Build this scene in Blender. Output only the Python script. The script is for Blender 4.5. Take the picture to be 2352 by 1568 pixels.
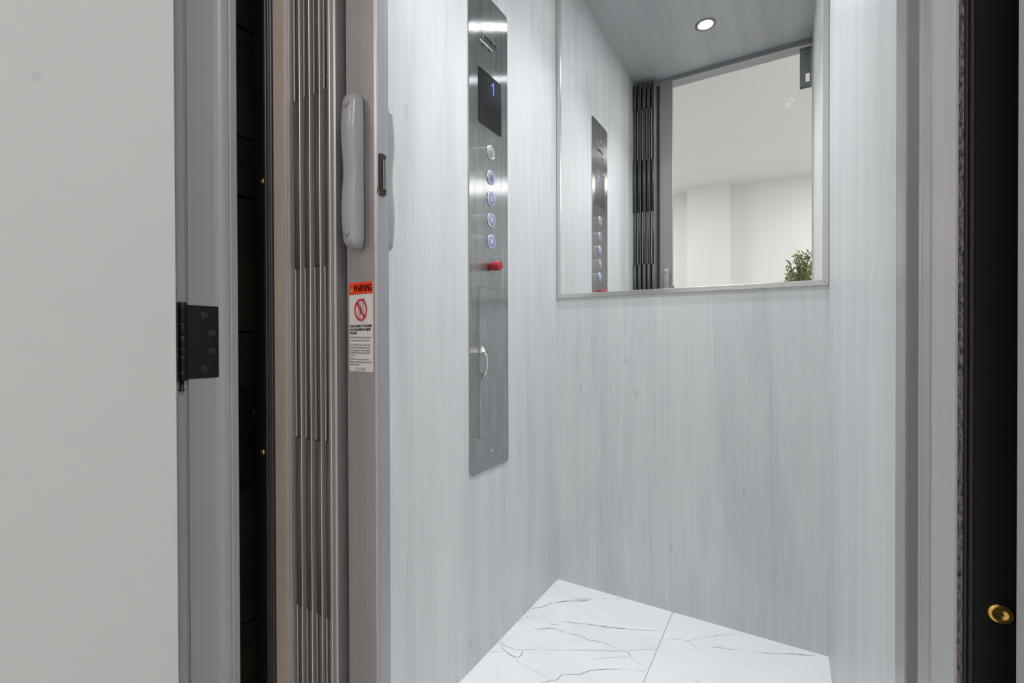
import bpy, bmesh, math, random
from mathutils import Vector, Matrix
random.seed(7)
sc = bpy.context.scene
for o in list(bpy.data.objects):
    bpy.data.objects.remove(o)
COL = sc.collection

# ------------------------------------------------------------------ camera
cam_data = bpy.data.cameras.new('camera')
cam = bpy.data.objects.new('camera', cam_data)
COL.objects.link(cam)
fw = Vector((-0.50991425, 0.86020144, -0.00639812))
ri = Vector((0.86022497, 0.50990583, -0.00300841))
up = ri.cross(fw)
cam.matrix_world = Matrix(((ri.x, up.x, -fw.x, 0.0), (ri.y, up.y, -fw.y, 0.0), (ri.z, up.z, -fw.z, 0.9), (0, 0, 0, 1)))
cam_data.sensor_width = 36.0
cam_data.lens = 1067.5 / 2352 * 36.0
cam_data.clip_start = 0.02
sc.camera = cam

# ------------------------------------------------------------------ world, lights, exposure
world = bpy.data.worlds.new('world')
sc.world = world
world.use_nodes = True
world.node_tree.nodes['Background'].inputs[0].default_value = (0.75, 0.8, 0.9, 1)
world.node_tree.nodes['Background'].inputs[1].default_value = 0.05
sc.view_settings.view_transform = 'Standard'
sc.view_settings.look = 'None'
sc.view_settings.gamma = 1.0
sc.view_settings.use_curve_mapping = False
sc.view_settings.exposure = 0.0
sc.cycles.use_denoising = True
sc.cycles.max_bounces = 14
sc.cycles.diffuse_bounces = 8
sc.cycles.glossy_bounces = 8
sc.cycles.sample_clamp_indirect = 60.0

XL, XR, YB, ZC, YF = -0.738, 0.1002, 1.5772, 2.32, 0.465
LAMPS = ((-0.3205, 0.879), (-0.3205, 1.354))                     # the two recessed downlights in the cab ceiling
UNSEEN_PANELS = ((1.0, -2.05), (-2.0, -1.9), (1.35, -0.55), (-0.6, -2.75)) # unseen landing panels: first from the steel's bright band, others added as fill
SPOT_W, UNSEEN_PANEL_W = 37.0, 14.5


def add_lamp(name, kind, loc, energy, color, **kw):
    d = bpy.data.lights.new(name, kind)
    d.energy = energy
    d.color = color
    for k, v in kw.items():
        setattr(d, k, v)
    o = bpy.data.objects.new(name, d)
    o.location = loc
    COL.objects.link(o)
    return o


for x, y in LAMPS:
    add_lamp('downlight_beam', 'SPOT', (x, y, ZC - 0.010), SPOT_W, (0.93, 0.97, 1.0), spot_size=math.radians(102), spot_blend=1.0, shadow_soft_size=0.024)
for x, y in UNSEEN_PANELS[:3]:
    add_lamp('unseen_panel_beam', 'AREA', (x, y, 2.765), UNSEEN_PANEL_W, (1.0, 0.99, 0.985), shape='RECTANGLE', size=0.55, size_y=0.55)


# ------------------------------------------------------------------ materials
def new_mat(name):
    m = bpy.data.materials.new(name)
    m.use_nodes = True
    nt = m.node_tree
    return m, nt, nt.nodes['Principled BSDF']


def plain(name, col, rough=0.5, metal=0.0, spec=0.5, emit=None, estr=0.0, coat=0.0):
    m, nt, b = new_mat(name)
    b.inputs['Base Color'].default_value = (*col, 1)
    b.inputs['Roughness'].default_value = rough
    b.inputs['Metallic'].default_value = metal
    b.inputs['Specular IOR Level'].default_value = spec
    b.inputs['Coat Weight'].default_value = coat
    if emit:
        b.inputs['Emission Color'].default_value = (*emit, 1)
        b.inputs['Emission Strength'].default_value = estr
    return m


def coords(nt, scale, src='Object', rot=(0, 0, 0)):
    tc = nt.nodes.new('ShaderNodeTexCoord')
    mp = nt.nodes.new('ShaderNodeMapping')
    mp.inputs['Scale'].default_value = scale
    mp.inputs['Rotation'].default_value = rot
    nt.links.new(tc.outputs[src], mp.inputs['Vector'])
    return mp.outputs['Vector']


def noise(nt, vec, scale=1.0, detail=4.0, rough=0.6, dist=0.0):
    n = nt.nodes.new('ShaderNodeTexNoise')
    n.inputs['Scale'].default_value = scale
    n.inputs['Detail'].default_value = detail
    n.inputs['Roughness'].default_value = rough
    n.inputs['Distortion'].default_value = dist
    nt.links.new(vec, n.inputs['Vector'])
    return n.outputs['Fac']


def ramp(nt, fac, stops):
    r = nt.nodes.new('ShaderNodeValToRGB')
    e = r.color_ramp.elements
    while len(e) < len(stops):
        e.new(0.5)
    for i, (p, c) in enumerate(stops):
        e[i].position = p
        e[i].color = (*c, 1) if len(c) == 3 else c
    nt.links.new(fac, r.inputs['Fac'])
    return r.outputs['Color']


def mix(nt, a, b, fac, mode='MIX'):
    m = nt.nodes.new('ShaderNodeMix')
    m.data_type = 'RGBA'
    m.blend_type = mode
    if isinstance(fac, float):
        m.inputs['Factor'].default_value = fac
    else:
        nt.links.new(fac, m.inputs['Factor'])
    nt.links.new(a, m.inputs['A'])
    nt.links.new(b, m.inputs['B'])
    return m.outputs['Result']


def bump(nt, b, fac, strength, dist=0.001):
    n = nt.nodes.new('ShaderNodeBump')
    n.inputs['Strength'].default_value = strength
    n.inputs['Distance'].default_value = dist
    nt.links.new(fac, n.inputs['Height'])
    nt.links.new(n.outputs['Normal'], b.inputs['Normal'])


def laminate(name, lo, hi, axis='z', rough=0.42):
    """pale whitewashed oak print: long streaks, fine pores, a few darker knots"""
    m, nt, b = new_mat(name)
    s = {'z': lambda a, c: (a, a, c), 'y': lambda a, c: (a, c, a)}[axis]
    wide = noise(nt, coords(nt, s(9, 0.75)), 1.0, 6, 0.62, 0.6)
    fine = noise(nt, coords(nt, s(130, 2.2)), 1.0, 3, 0.7)
    c1 = ramp(nt, wide, [(0.32, lo), (0.52, tuple((l + h * 2) / 3 for l, h in zip(lo, hi))), (0.72, hi)])
    c2 = ramp(nt, fine, [(0.30, (0.90, 0.905, 0.91)), (0.55, (1, 1, 1))])
    c = mix(nt, c1, c2, 0.75, 'MULTIPLY')
    v = nt.nodes.new('ShaderNodeTexVoronoi')
    v.inputs['Scale'].default_value = 1.0
    v.inputs['Randomness'].default_value = 1.0
    nt.links.new(coords(nt, s(8.5, 3.4)), v.inputs['Vector'])
    kn = ramp(nt, v.outputs['Distance'], [(0.02, (0.62, 0.63, 0.64)), (0.085, (1, 1, 1))])
    c = mix(nt, c, kn, 0.5, 'MULTIPLY')
    w = nt.nodes.new('ShaderNodeTexWave')
    w.inputs['Scale'].default_value = 3.0
    w.inputs['Distortion'].default_value = 9.0
    w.inputs['Detail'].default_value = 2.0
    nt.links.new(coords(nt, s(5, 0.35)), w.inputs['Vector'])
    gr = ramp(nt, w.outputs['Fac'], [(0.0, (0.9, 0.9, 0.91)), (0.35, (1, 1, 1))])
    c = mix(nt, c, gr, 0.25, 'MULTIPLY')
    nt.links.new(c, b.inputs['Base Color'])
    b.inputs['Roughness'].default_value = rough
    bump(nt, b, fine, 0.12, 0.0004)
    return m


def painted(name, col, rough=0.55, var=0.03):
    m, nt, b = new_mat(name)
    n = noise(nt, coords(nt, (6, 6, 2)), 1.0, 4)
    c = ramp(nt, n, [(0.3, tuple(v * (1 - var) for v in col)), (0.7, col)])
    nt.links.new(c, b.inputs['Base Color'])
    b.inputs['Roughness'].default_value = rough
    bump(nt, b, noise(nt, coords(nt, (240, 240, 240)), 1.0, 2), 0.05, 0.0006)
    return m


def aluminium(name, col, rough=0.35, metal=0.75):
    m, nt, b = new_mat(name)
    n = noise(nt, coords(nt, (40, 40, 3)), 1.0, 2)
    c = ramp(nt, n, [(0.3, tuple(v * 0.97 for v in col)), (0.7, col)])
    nt.links.new(c, b.inputs['Base Color'])
    b.inputs['Roughness'].default_value = rough
    b.inputs['Metallic'].default_value = metal
    return m


def brushed_steel(name):
    m, nt, b = new_mat(name)
    streak = noise(nt, coords(nt, (60, 60, 4)), 1.0, 5, 0.65, 0.4)
    cloud = noise(nt, coords(nt, (22, 22, 9)), 1.0, 5, 0.6, 0.8)
    c = ramp(nt, streak, [(0.25, (0.40, 0.41, 0.415)), (0.75, (0.60, 0.61, 0.615))])
    c = mix(nt, c, ramp(nt, cloud, [(0.3, (0.80, 0.79, 0.78)), (0.65, (1, 1, 1))]), 0.7, 'MULTIPLY')
    nt.links.new(c, b.inputs['Base Color'])
    # vertical brush grooves: every facet normal is tipped sideways only, so reflections smear level
    g = nt.nodes.new('ShaderNodeNewGeometry')
    wn = nt.nodes.new('ShaderNodeTexWhiteNoise')
    wn.noise_dimensions = '3D'
    nt.links.new(g.outputs['Position'], wn.inputs['Vector'])
    sp = nt.nodes.new('ShaderNodeSeparateColor')
    nt.links.new(wn.outputs['Color'], sp.inputs['Color'])
    ad = nt.nodes.new('ShaderNodeMath')
    ad.operation = 'ADD'
    nt.links.new(sp.outputs[0], ad.inputs[0])
    nt.links.new(sp.outputs[1], ad.inputs[1])
    mr = nt.nodes.new('ShaderNodeMapRange')
    mr.clamp = False
    mr.inputs['From Max'].default_value = 2.0
    mr.inputs['To Min'].default_value = -0.85
    mr.inputs['To Max'].default_value = 0.85
    nt.links.new(ad.outputs['Value'], mr.inputs['Value'])
    cx = nt.nodes.new('ShaderNodeCombineXYZ')
    nt.links.new(mr.outputs['Result'], cx.inputs['Y'])
    va = nt.nodes.new('ShaderNodeVectorMath')
    va.operation = 'ADD'
    nt.links.new(g.outputs['Normal'], va.inputs[0])
    nt.links.new(cx.outputs['Vector'], va.inputs[1])
    vn = nt.nodes.new('ShaderNodeVectorMath')
    vn.operation = 'NORMALIZE'
    nt.links.new(va.outputs['Vector'], vn.inputs[0])
    nt.links.new(vn.outputs['Vector'], b.inputs['Normal'])
    b.inputs['Roughness'].default_value = 0.10
    b.inputs['Metallic'].default_value = 1.0
    return m


def marble(name):
    m, nt, b = new_mat(name)
    n = noise(nt, coords(nt, (2.2, 3.5, 1), rot=(0, 0, 0.5)), 1.0, 6, 0.6, 1.2)
    c = ramp(nt, n, [(0.36, (0.84, 0.855, 0.865)), (0.52, (0.90, 0.905, 0.91)), (0.75, (0.92, 0.92, 0.92))])
    nt.links.new(c, b.inputs['Base Color'])
    b.inputs['Roughness'].default_value = 0.16
    return m


def speckled(name, lo, hi, scale, rough=0.7):
    m, nt, b = new_mat(name)
    n = noise(nt, coords(nt, scale), 1.0, 5, 0.75)
    nt.links.new(ramp(nt, n, [(0.4, lo), (0.6, hi)]), b.inputs['Base Color'])
    b.inputs['Roughness'].default_value = rough
    bump(nt, b, n, 0.6, 0.001)
    return m


M = {}
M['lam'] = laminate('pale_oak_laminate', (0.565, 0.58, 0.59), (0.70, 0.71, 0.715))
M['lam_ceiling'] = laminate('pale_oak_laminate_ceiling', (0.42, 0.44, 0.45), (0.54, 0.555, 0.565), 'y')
M['lam_warm_lit'] = laminate('pale_oak_laminate_warm_lit', (0.29, 0.225, 0.185), (0.43, 0.35, 0.295))  # wall laminate again, warm landing light put into the colour
M['lam_landing_lit'] = laminate('pale_oak_laminate_landing_lit', (0.38, 0.36, 0.352), (0.49, 0.475, 0.468))  # wall laminate again on the strike side, landing light put into the colour
M['marble'] = marble('white_marble_tile')
M['grout'] = plain('grout', (0.50, 0.51, 0.52), 0.8)
M['vein'] = speckled('marble_vein_grey', (0.10, 0.115, 0.13), (0.42, 0.44, 0.46), (60, 60, 60), 0.2)
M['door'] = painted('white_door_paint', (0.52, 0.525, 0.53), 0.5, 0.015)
M['jamb'] = painted('white_frame_paint_shaded', (0.35, 0.352, 0.356), 0.35, 0.03)  # same white paint as the door; shade on the jamb is in the colour
M['jamb_lit'] = painted('white_frame_paint_lit', (0.42, 0.43, 0.44), 0.4, 0.02)  # lit copy of the frame paint, light from the cab in the colour
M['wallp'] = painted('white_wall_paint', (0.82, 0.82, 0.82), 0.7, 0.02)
M['black_metal'] = plain('black_painted_steel', (0.003, 0.003, 0.0034), 0.45, 0.0, 0.3)
M['black_edge'] = plain('black_rubber_edge', (0.018, 0.016, 0.017), 0.38)
M['hinge'] = plain('black_hinge_metal', (0.007, 0.007, 0.0075), 0.4, 0.1, 0.4)
M['hinge_screw'] = plain('dark_screw_metal', (0.06, 0.06, 0.065), 0.25, 0.8)
M['brass'] = plain('brass', (0.75, 0.46, 0.12), 0.22, 1.0)
M['alu'] = aluminium('silver_aluminium', (0.46, 0.46, 0.47), 0.34, 0.8)
M['post'] = aluminium('taupe_anodised_aluminium', (0.40, 0.375, 0.375), 0.36, 0.65)
M['cool'] = aluminium('post_aluminium_cool_lit', (0.345, 0.358, 0.382), 0.45, 0.35)  # same post metal; bluish cab light on its edge put into the colour
M['bright'] = aluminium('bright_aluminium_rib', (0.56, 0.535, 0.525), 0.42, 0.7)
M['slat'] = plain('dark_taupe_vinyl', (0.056, 0.051, 0.047), 0.5)
M['panel'] = plain('dark_bronze_panel', (0.035, 0.033, 0.032), 0.45, 0.2)
M['handle'] = plain('grey_plastic', (0.30, 0.30, 0.305), 0.28, coat=0.3)
M['rivet'] = plain('grey_plastic_cap', (0.26, 0.26, 0.27), 0.35)
M['steel'] = brushed_steel('brushed_stainless')
M['steel_edge'] = plain('stainless_edge', (0.35, 0.35, 0.36), 0.3, 1.0)
M['chrome'] = plain('chrome', (0.80, 0.80, 0.80), 0.12, 1.0)
M['btn'] = plain('satin_button_cap', (0.36, 0.38, 0.38), 0.5, 0.6)
M['btn_lit'] = plain('lit_button_cap', (0.36, 0.38, 0.42), 0.5, 0.6)
M['halo'] = plain('blue_halo_light', (0.2, 0.25, 0.6), 0.4, emit=(0.33, 0.40, 0.95), estr=0.42)
M['halo_text'] = plain('pale_blue_backlit_symbol', (0.2, 0.25, 0.6), 0.4, emit=(0.62, 0.68, 0.98), estr=0.8)
M['engraved'] = plain('engraved_dark', (0.05, 0.055, 0.055), 0.5)
M['screen'] = plain('black_display_glass', (0.012, 0.013, 0.015), 0.2, 0.0, 0.35)
M['led'] = plain('blue_led', (0.05, 0.08, 0.5), 0.4, emit=(0.10, 0.18, 1.0), estr=2.6)
M['red'] = plain('red_button_plastic', (0.42, 0.025, 0.035), 0.35)
M['print_white'] = plain('white_print', (0.55, 0.57, 0.58), 0.3, 0.4)
M['print_black'] = plain('black_print', (0.015, 0.015, 0.015), 0.6)
M['label'] = plain('label_white', (0.58, 0.545, 0.535), 0.4)
M['label_red'] = plain('label_orange_red', (0.74, 0.038, 0.004), 0.4)
M['sign_red'] = plain('sign_red', (0.55, 0.012, 0.018), 0.4)
M['yellow'] = plain('hazard_yellow', (0.85, 0.50, 0.03), 0.4)
M['pict_grey'] = plain('pictogram_grey', (0.33, 0.33, 0.36), 0.5)
M['glue'] = speckled('brown_crumb', (0.10, 0.045, 0.018), (0.40, 0.24, 0.11), (400, 400, 400))
M['magnet'] = plain('magnet_bar', (0.55, 0.55, 0.56), 0.3, 0.9)
M['frame'] = aluminium('mirror_frame_aluminium', (0.68, 0.675, 0.67), 0.28, 0.9)
M['mirror'] = plain('mirror_silver', (0.93, 0.945, 0.94), 0.0, 1.0)
M['etch'] = plain('etched_mark', (0.84, 0.84, 0.84), 0.5)
M['etch_dark'] = plain('etched_mark_shade', (0.35, 0.35, 0.35), 0.5)
M['track'] = plain('track_metal', (0.30, 0.32, 0.34), 0.4, 0.5)
M['lens'] = plain('downlight_lens', (0.9, 0.9, 0.9), 0.4, emit=(0.95, 0.98, 1.0), estr=190.0)
M['panel_glow'] = plain('panel_light_diffuser', (0.9, 0.9, 0.9), 0.4, emit=(1.0, 0.95, 0.88), estr=9.0)
M['white_metal'] = plain('white_metal', (0.8, 0.8, 0.8), 0.4)
M['trim_metal'] = plain('satin_trim_ring', (0.30, 0.31, 0.32), 0.45, 0.6)
M['core'] = speckled('raw_particle_board_edge', (0.03, 0.014, 0.009), (0.27, 0.215, 0.185), (420, 420, 160), 0.6)
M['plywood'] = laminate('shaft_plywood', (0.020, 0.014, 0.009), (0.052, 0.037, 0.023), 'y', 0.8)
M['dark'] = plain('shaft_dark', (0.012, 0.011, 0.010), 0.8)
M['floor_wood'] = laminate('landing_floor_wood', (0.50, 0.48, 0.46), (0.62, 0.60, 0.575), 'y', 0.4)
M['leaf'] = speckled('olive_leaf', (0.045, 0.12, 0.045), (0.26, 0.34, 0.085), (14, 14, 14), 0.5)
M['bark'] = speckled('olive_bark', (0.12, 0.085, 0.055), (0.25, 0.19, 0.13), (40, 40, 12))
M['pot'] = plain('white_pot', (0.75, 0.74, 0.72), 0.5)
M['soil'] = speckled('soil', (0.03, 0.02, 0.014), (0.08, 0.055, 0.04), (60, 60, 60), 0.9)
M['scuff'] = plain('door_scuff', (0.455, 0.46, 0.465), 0.6)


# ------------------------------------------------------------------ mesh helpers
class MB:
    def __init__(self):
        self.v, self.f, self.s = [], [], []

    def add(self, vs, fs, smooth=False):
        n = len(self.v)
        self.v += [tuple(p) for p in vs]
        self.f += [tuple(i + n for i in f) for f in fs]
        self.s += [smooth] * len(fs)
        return self

    def box(self, x0, x1, y0, y1, z0, z1):
        vs = [(x, y, z) for z in (z0, z1) for y in (y0, y1) for x in (x0, x1)]
        return self.add(vs, [(0, 2, 3, 1), (4, 5, 7, 6), (0, 1, 5, 4), (2, 6, 7, 3), (0, 4, 6, 2), (1, 3, 7, 5)])

    def prism(self, pts, z0, z1, smooth=False):
        """vertical prism from a counter-clockwise XY outline"""
        n = len(pts)
        self.add([(x, y, z0) for x, y in pts] + [(x, y, z1) for x, y in pts],
                 [(i, (i + 1) % n, n + (i + 1) % n, n + i) for i in range(n)], smooth)
        m = len(self.v) - 2 * n
        self.f += [tuple(m + i for i in reversed(range(n))), tuple(m + n + i for i in range(n))]
        self.s += [False, False]
        return self

    def slab(self, outline, o, a, b, t):
        """outline in the (a, b) plane through o, extruded by vector t"""
        o, a, b, t = map(Vector, (o, a, b, t))
        n = len(outline)
        base = [o + a * p + b * q for p, q in outline]
        self.add(base + [p + t for p in base], [(i, (i + 1) % n, n + (i + 1) % n, n + i) for i in range(n)] + [tuple(reversed(range(n))), tuple(n + i for i in range(n))])
        return self

    def rings(self, rings, caps=True, smooth=True, closed=False):
        n = len(rings[0])
        vs = [p for r in rings for p in r]
        fs = []
        for k in range(len(rings) - (0 if closed else 1)):
            k2 = (k + 1) % len(rings)
            for i in range(n):
                fs.append((k * n + i, k * n + (i + 1) % n, k2 * n + (i + 1) % n, k2 * n + i))
        self.add(vs, fs, smooth)
        if caps and not closed:
            m = len(self.v) - len(vs)
            self.f += [tuple(m + i for i in reversed(range(n))), tuple(m + (len(rings) - 1) * n + i for i in range(n))]
            self.s += [False, False]
        return self

    def lathe(self, prof, o, axis, n=24, smooth=True):
        """prof: list of (radius, height along axis) from point o"""
        o, ax = Vector(o), Vector(axis).normalized()
        u = ax.orthogonal().normalized()
        w = ax.cross(u)
        return self.rings([[o + ax * h + (u * math.cos(2 * math.pi * i / n) + w * math.sin(2 * math.pi * i / n)) * r for i in range(n)] for r, h in prof], True, smooth)

    def tube(self, path, r, n=10):
        path = [Vector(p) for p in path]
        rr = r if isinstance(r, (list, tuple)) else [r] * len(path)
        rings = []
        for i, p in enumerate(path):
            d = (path[min(i + 1, len(path) - 1)] - path[max(i - 1, 0)]).normalized()
            u = Vector((0.31, 0.87, 0.41)).cross(d).normalized()
            w = d.cross(u)
            rings.append([p + (u * math.cos(2 * math.pi * k / n) + w * math.sin(2 * math.pi * k / n)) * rr[i] for k in range(n)])
        return self.rings(rings)

    def build(self, name, mat, parent=None, bevel=0.0, seg=2):
        root = parent
        off = Vector((0, 0, 0))
        while root is not None:
            off += root.location
            root = root.parent
        me = bpy.data.meshes.new(name)
        me.from_pydata([(x - off.x, y - off.y, z - off.z) for x, y, z in self.v], [], self.f)
        me.polygons.foreach_set('use_smooth', self.s)
        bm = bmesh.new()
        bm.from_mesh(me)
        bmesh.ops.recalc_face_normals(bm, faces=bm.faces[:])
        bm.to_mesh(me)
        bm.free()
        me.materials.append(M[mat] if isinstance(mat, str) else mat)
        o = bpy.data.objects.new(name, me)
        COL.objects.link(o)
        if parent is not None:
            o.parent = parent
        if bevel:
            b = o.modifiers.new('bevel', 'BEVEL')
            b.width = bevel
            b.segments = seg
            b.limit_method = 'ANGLE'
        return o


def thing(name, label, cat, loc, group=None):
    o = bpy.data.objects.new(name, None)
    o.empty_display_size = 0.05
    o.location = loc
    COL.objects.link(o)
    return tag(o, label, cat, group)


def tag(o, label=None, cat=None, group=None, kind=None):
    for k, v in (('label', label), ('category', cat), ('group', group), ('kind', kind)):
        if v:
            o[k] = v
    return o


def struct(o, label=None):
    o['kind'] = 'structure'
    if label:
        o['label'] = label
    return o


def rrect(x0, x1, y0, y1, r, n=5):
    pts = []
    for cx, cy, a0 in ((x1 - r, y0 + r, -90), (x1 - r, y1 - r, 0), (x0 + r, y1 - r, 90), (x0 + r, y0 + r, 180)):
        for k in range(n + 1):
            a = math.radians(a0 + 90 * k / n)
            pts.append((cx + r * math.cos(a), cy + r * math.sin(a)))
    return pts


def ellipse(cx, cy, rx, ry, n=28):
    return [(cx + rx * math.cos(2 * math.pi * i / n), cy + ry * math.sin(2 * math.pi * i / n)) for i in range(n)]


def flat(mb, outline, o, a, b):
    o, a, b = Vector(o), Vector(a), Vector(b)
    mb.add([o + a * p + b * q for p, q in outline], [tuple(range(len(outline)))])
    return mb


def annulus(mb, cx, cy, rx, ry, t, o, a, b, n=36):
    o, a, b = Vector(o), Vector(a), Vector(b)
    out, inn = ellipse(cx, cy, rx, ry, n), ellipse(cx, cy, rx - t, ry - t, n)
    mb.add([o + a * p + b * q for p, q in out + inn], [(i, (i + 1) % n, n + (i + 1) % n, n + i) for i in range(n)])
    return mb


_glyphs = {}


def text_mesh(s):
    if s not in _glyphs:
        cu = bpy.data.curves.new('txt', 'FONT')
        cu.body = s
        cu.resolution_u = 3
        ob = bpy.data.objects.new('txt', cu)
        COL.objects.link(ob)
        dg = bpy.context.evaluated_depsgraph_get()
        me = bpy.data.meshes.new_from_object(ob.evaluated_get(dg))
        vs = [(v.co.x, v.co.y) for v in me.vertices]
        fs = [tuple(p.vertices) for p in me.polygons]
        bpy.data.objects.remove(ob)
        bpy.data.curves.remove(cu)
        bpy.data.meshes.remove(me)
        _glyphs[s] = (vs, fs)
    return _glyphs[s]


def put_text(mb, s, x0, x1, y0, y1, o, a, b, bold=0.0):
    """lettering stretched to the box x0..x1 (or natural width when x1 is None), y0..y1 of plane (a, b)"""
    vs, fs = text_mesh(s)
    o, a, b = Vector(o), Vector(a), Vector(b)
    mx, Mx = min(v[0] for v in vs), max(v[0] for v in vs)
    my, My = 0.0, 0.73
    k = (y1 - y0) / (My - my)
    kx = k if x1 is None else (x1 - x0) / (Mx - mx)
    for d in ((0, 0),) if not bold else ((0, 0), (bold, 0), (0, bold * .6), (bold, bold * .6)):
        mb.add([o + a * (x0 + d[0] + (x - mx) * kx) + b * (y0 + d[1] + (y - my) * k) for x, y in vs], fs)
    return mb


def arc_text(mb, s, r, h, a_mid, span, o, a, b, outward=True):
    o, a, b = Vector(o), Vector(a), Vector(b)
    n = len(s)
    for i, ch in enumerate(s):
        if ch == ' ':
            continue
        t = (i + 0.5) / n - 0.5
        ang = a_mid - t * span if outward else a_mid + t * span
        e = a * math.cos(ang) + b * math.sin(ang)
        upv = e if outward else -e
        rt = a * math.sin(ang) - b * math.cos(ang) if outward else -(a * math.sin(ang) - b * math.cos(ang))
        base = o + e * (r if outward else r + h)
        w = r * span / n * 0.62
        put_text(mb, ch, -w / 2, w / 2, 0, h, base, rt, upv)
    return mb


# ------------------------------------------------------------------ the elevator cab: shell
w = struct(MB().box(XL - 0.022, XL, 0.4875, YB + 0.02, 0.0, ZC).build('wall_left', 'lam'), 'pale whitewashed oak laminate wall carrying the steel control panel')
struct(MB().box(XL, XR + 0.03, YB, YB + 0.02, 0.0, ZC).build('wall_back', 'lam'), 'pale whitewashed oak laminate wall under and behind the mirror')
struct(MB().box(XR, XR + 0.03, 0.63, YB, 0.0, ZC).build('wall_right', 'lam'), 'pale whitewashed oak laminate side wall facing the control panel')
# ceiling with two round cut-outs for the cans
bmh = MB()
holes = 0.034
ys = [YF, 0.879 - 0.05, 0.879 + 0.05, 1.354 - 0.05, 1.354 + 0.05, YB]
lx0, lx1 = -0.3205 - 0.05, -0.3205 + 0.05
for k in range(5):
    if k in (1, 3):
        bmh.box(XL, lx0, ys[k], ys[k + 1], ZC, ZC + 0.02)
        bmh.box(lx1, XR + 0.03, ys[k], ys[k + 1], ZC, ZC + 0.02)
        cy = (ys[k] + ys[k + 1]) / 2
        n = 32
        out = []
        for i in range(n):
            a = 2 * math.pi * i / n
            c, s = math.cos(a), math.sin(a)
            q = 0.05 / max(abs(c), abs(s))
            out.append((c * q, s * q))
        inn = [(holes * math.cos(2 * math.pi * i / n), holes * math.sin(2 * math.pi * i / n)) for i in range(n)]
        bmh.add([(-0.3205 + x, cy + y, ZC) for x, y in out + inn], [(i, (i + 1) % n, n + (i + 1) % n, n + i) for i in range(n)])
    else:
        bmh.box(XL, XR + 0.03, ys[k], ys[k + 1], ZC, ZC + 0.02)
struct(bmh.build('ceiling', 'lam_ceiling'), 'pale oak laminate cab ceiling with recessed downlight, seen in the mirror')

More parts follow.
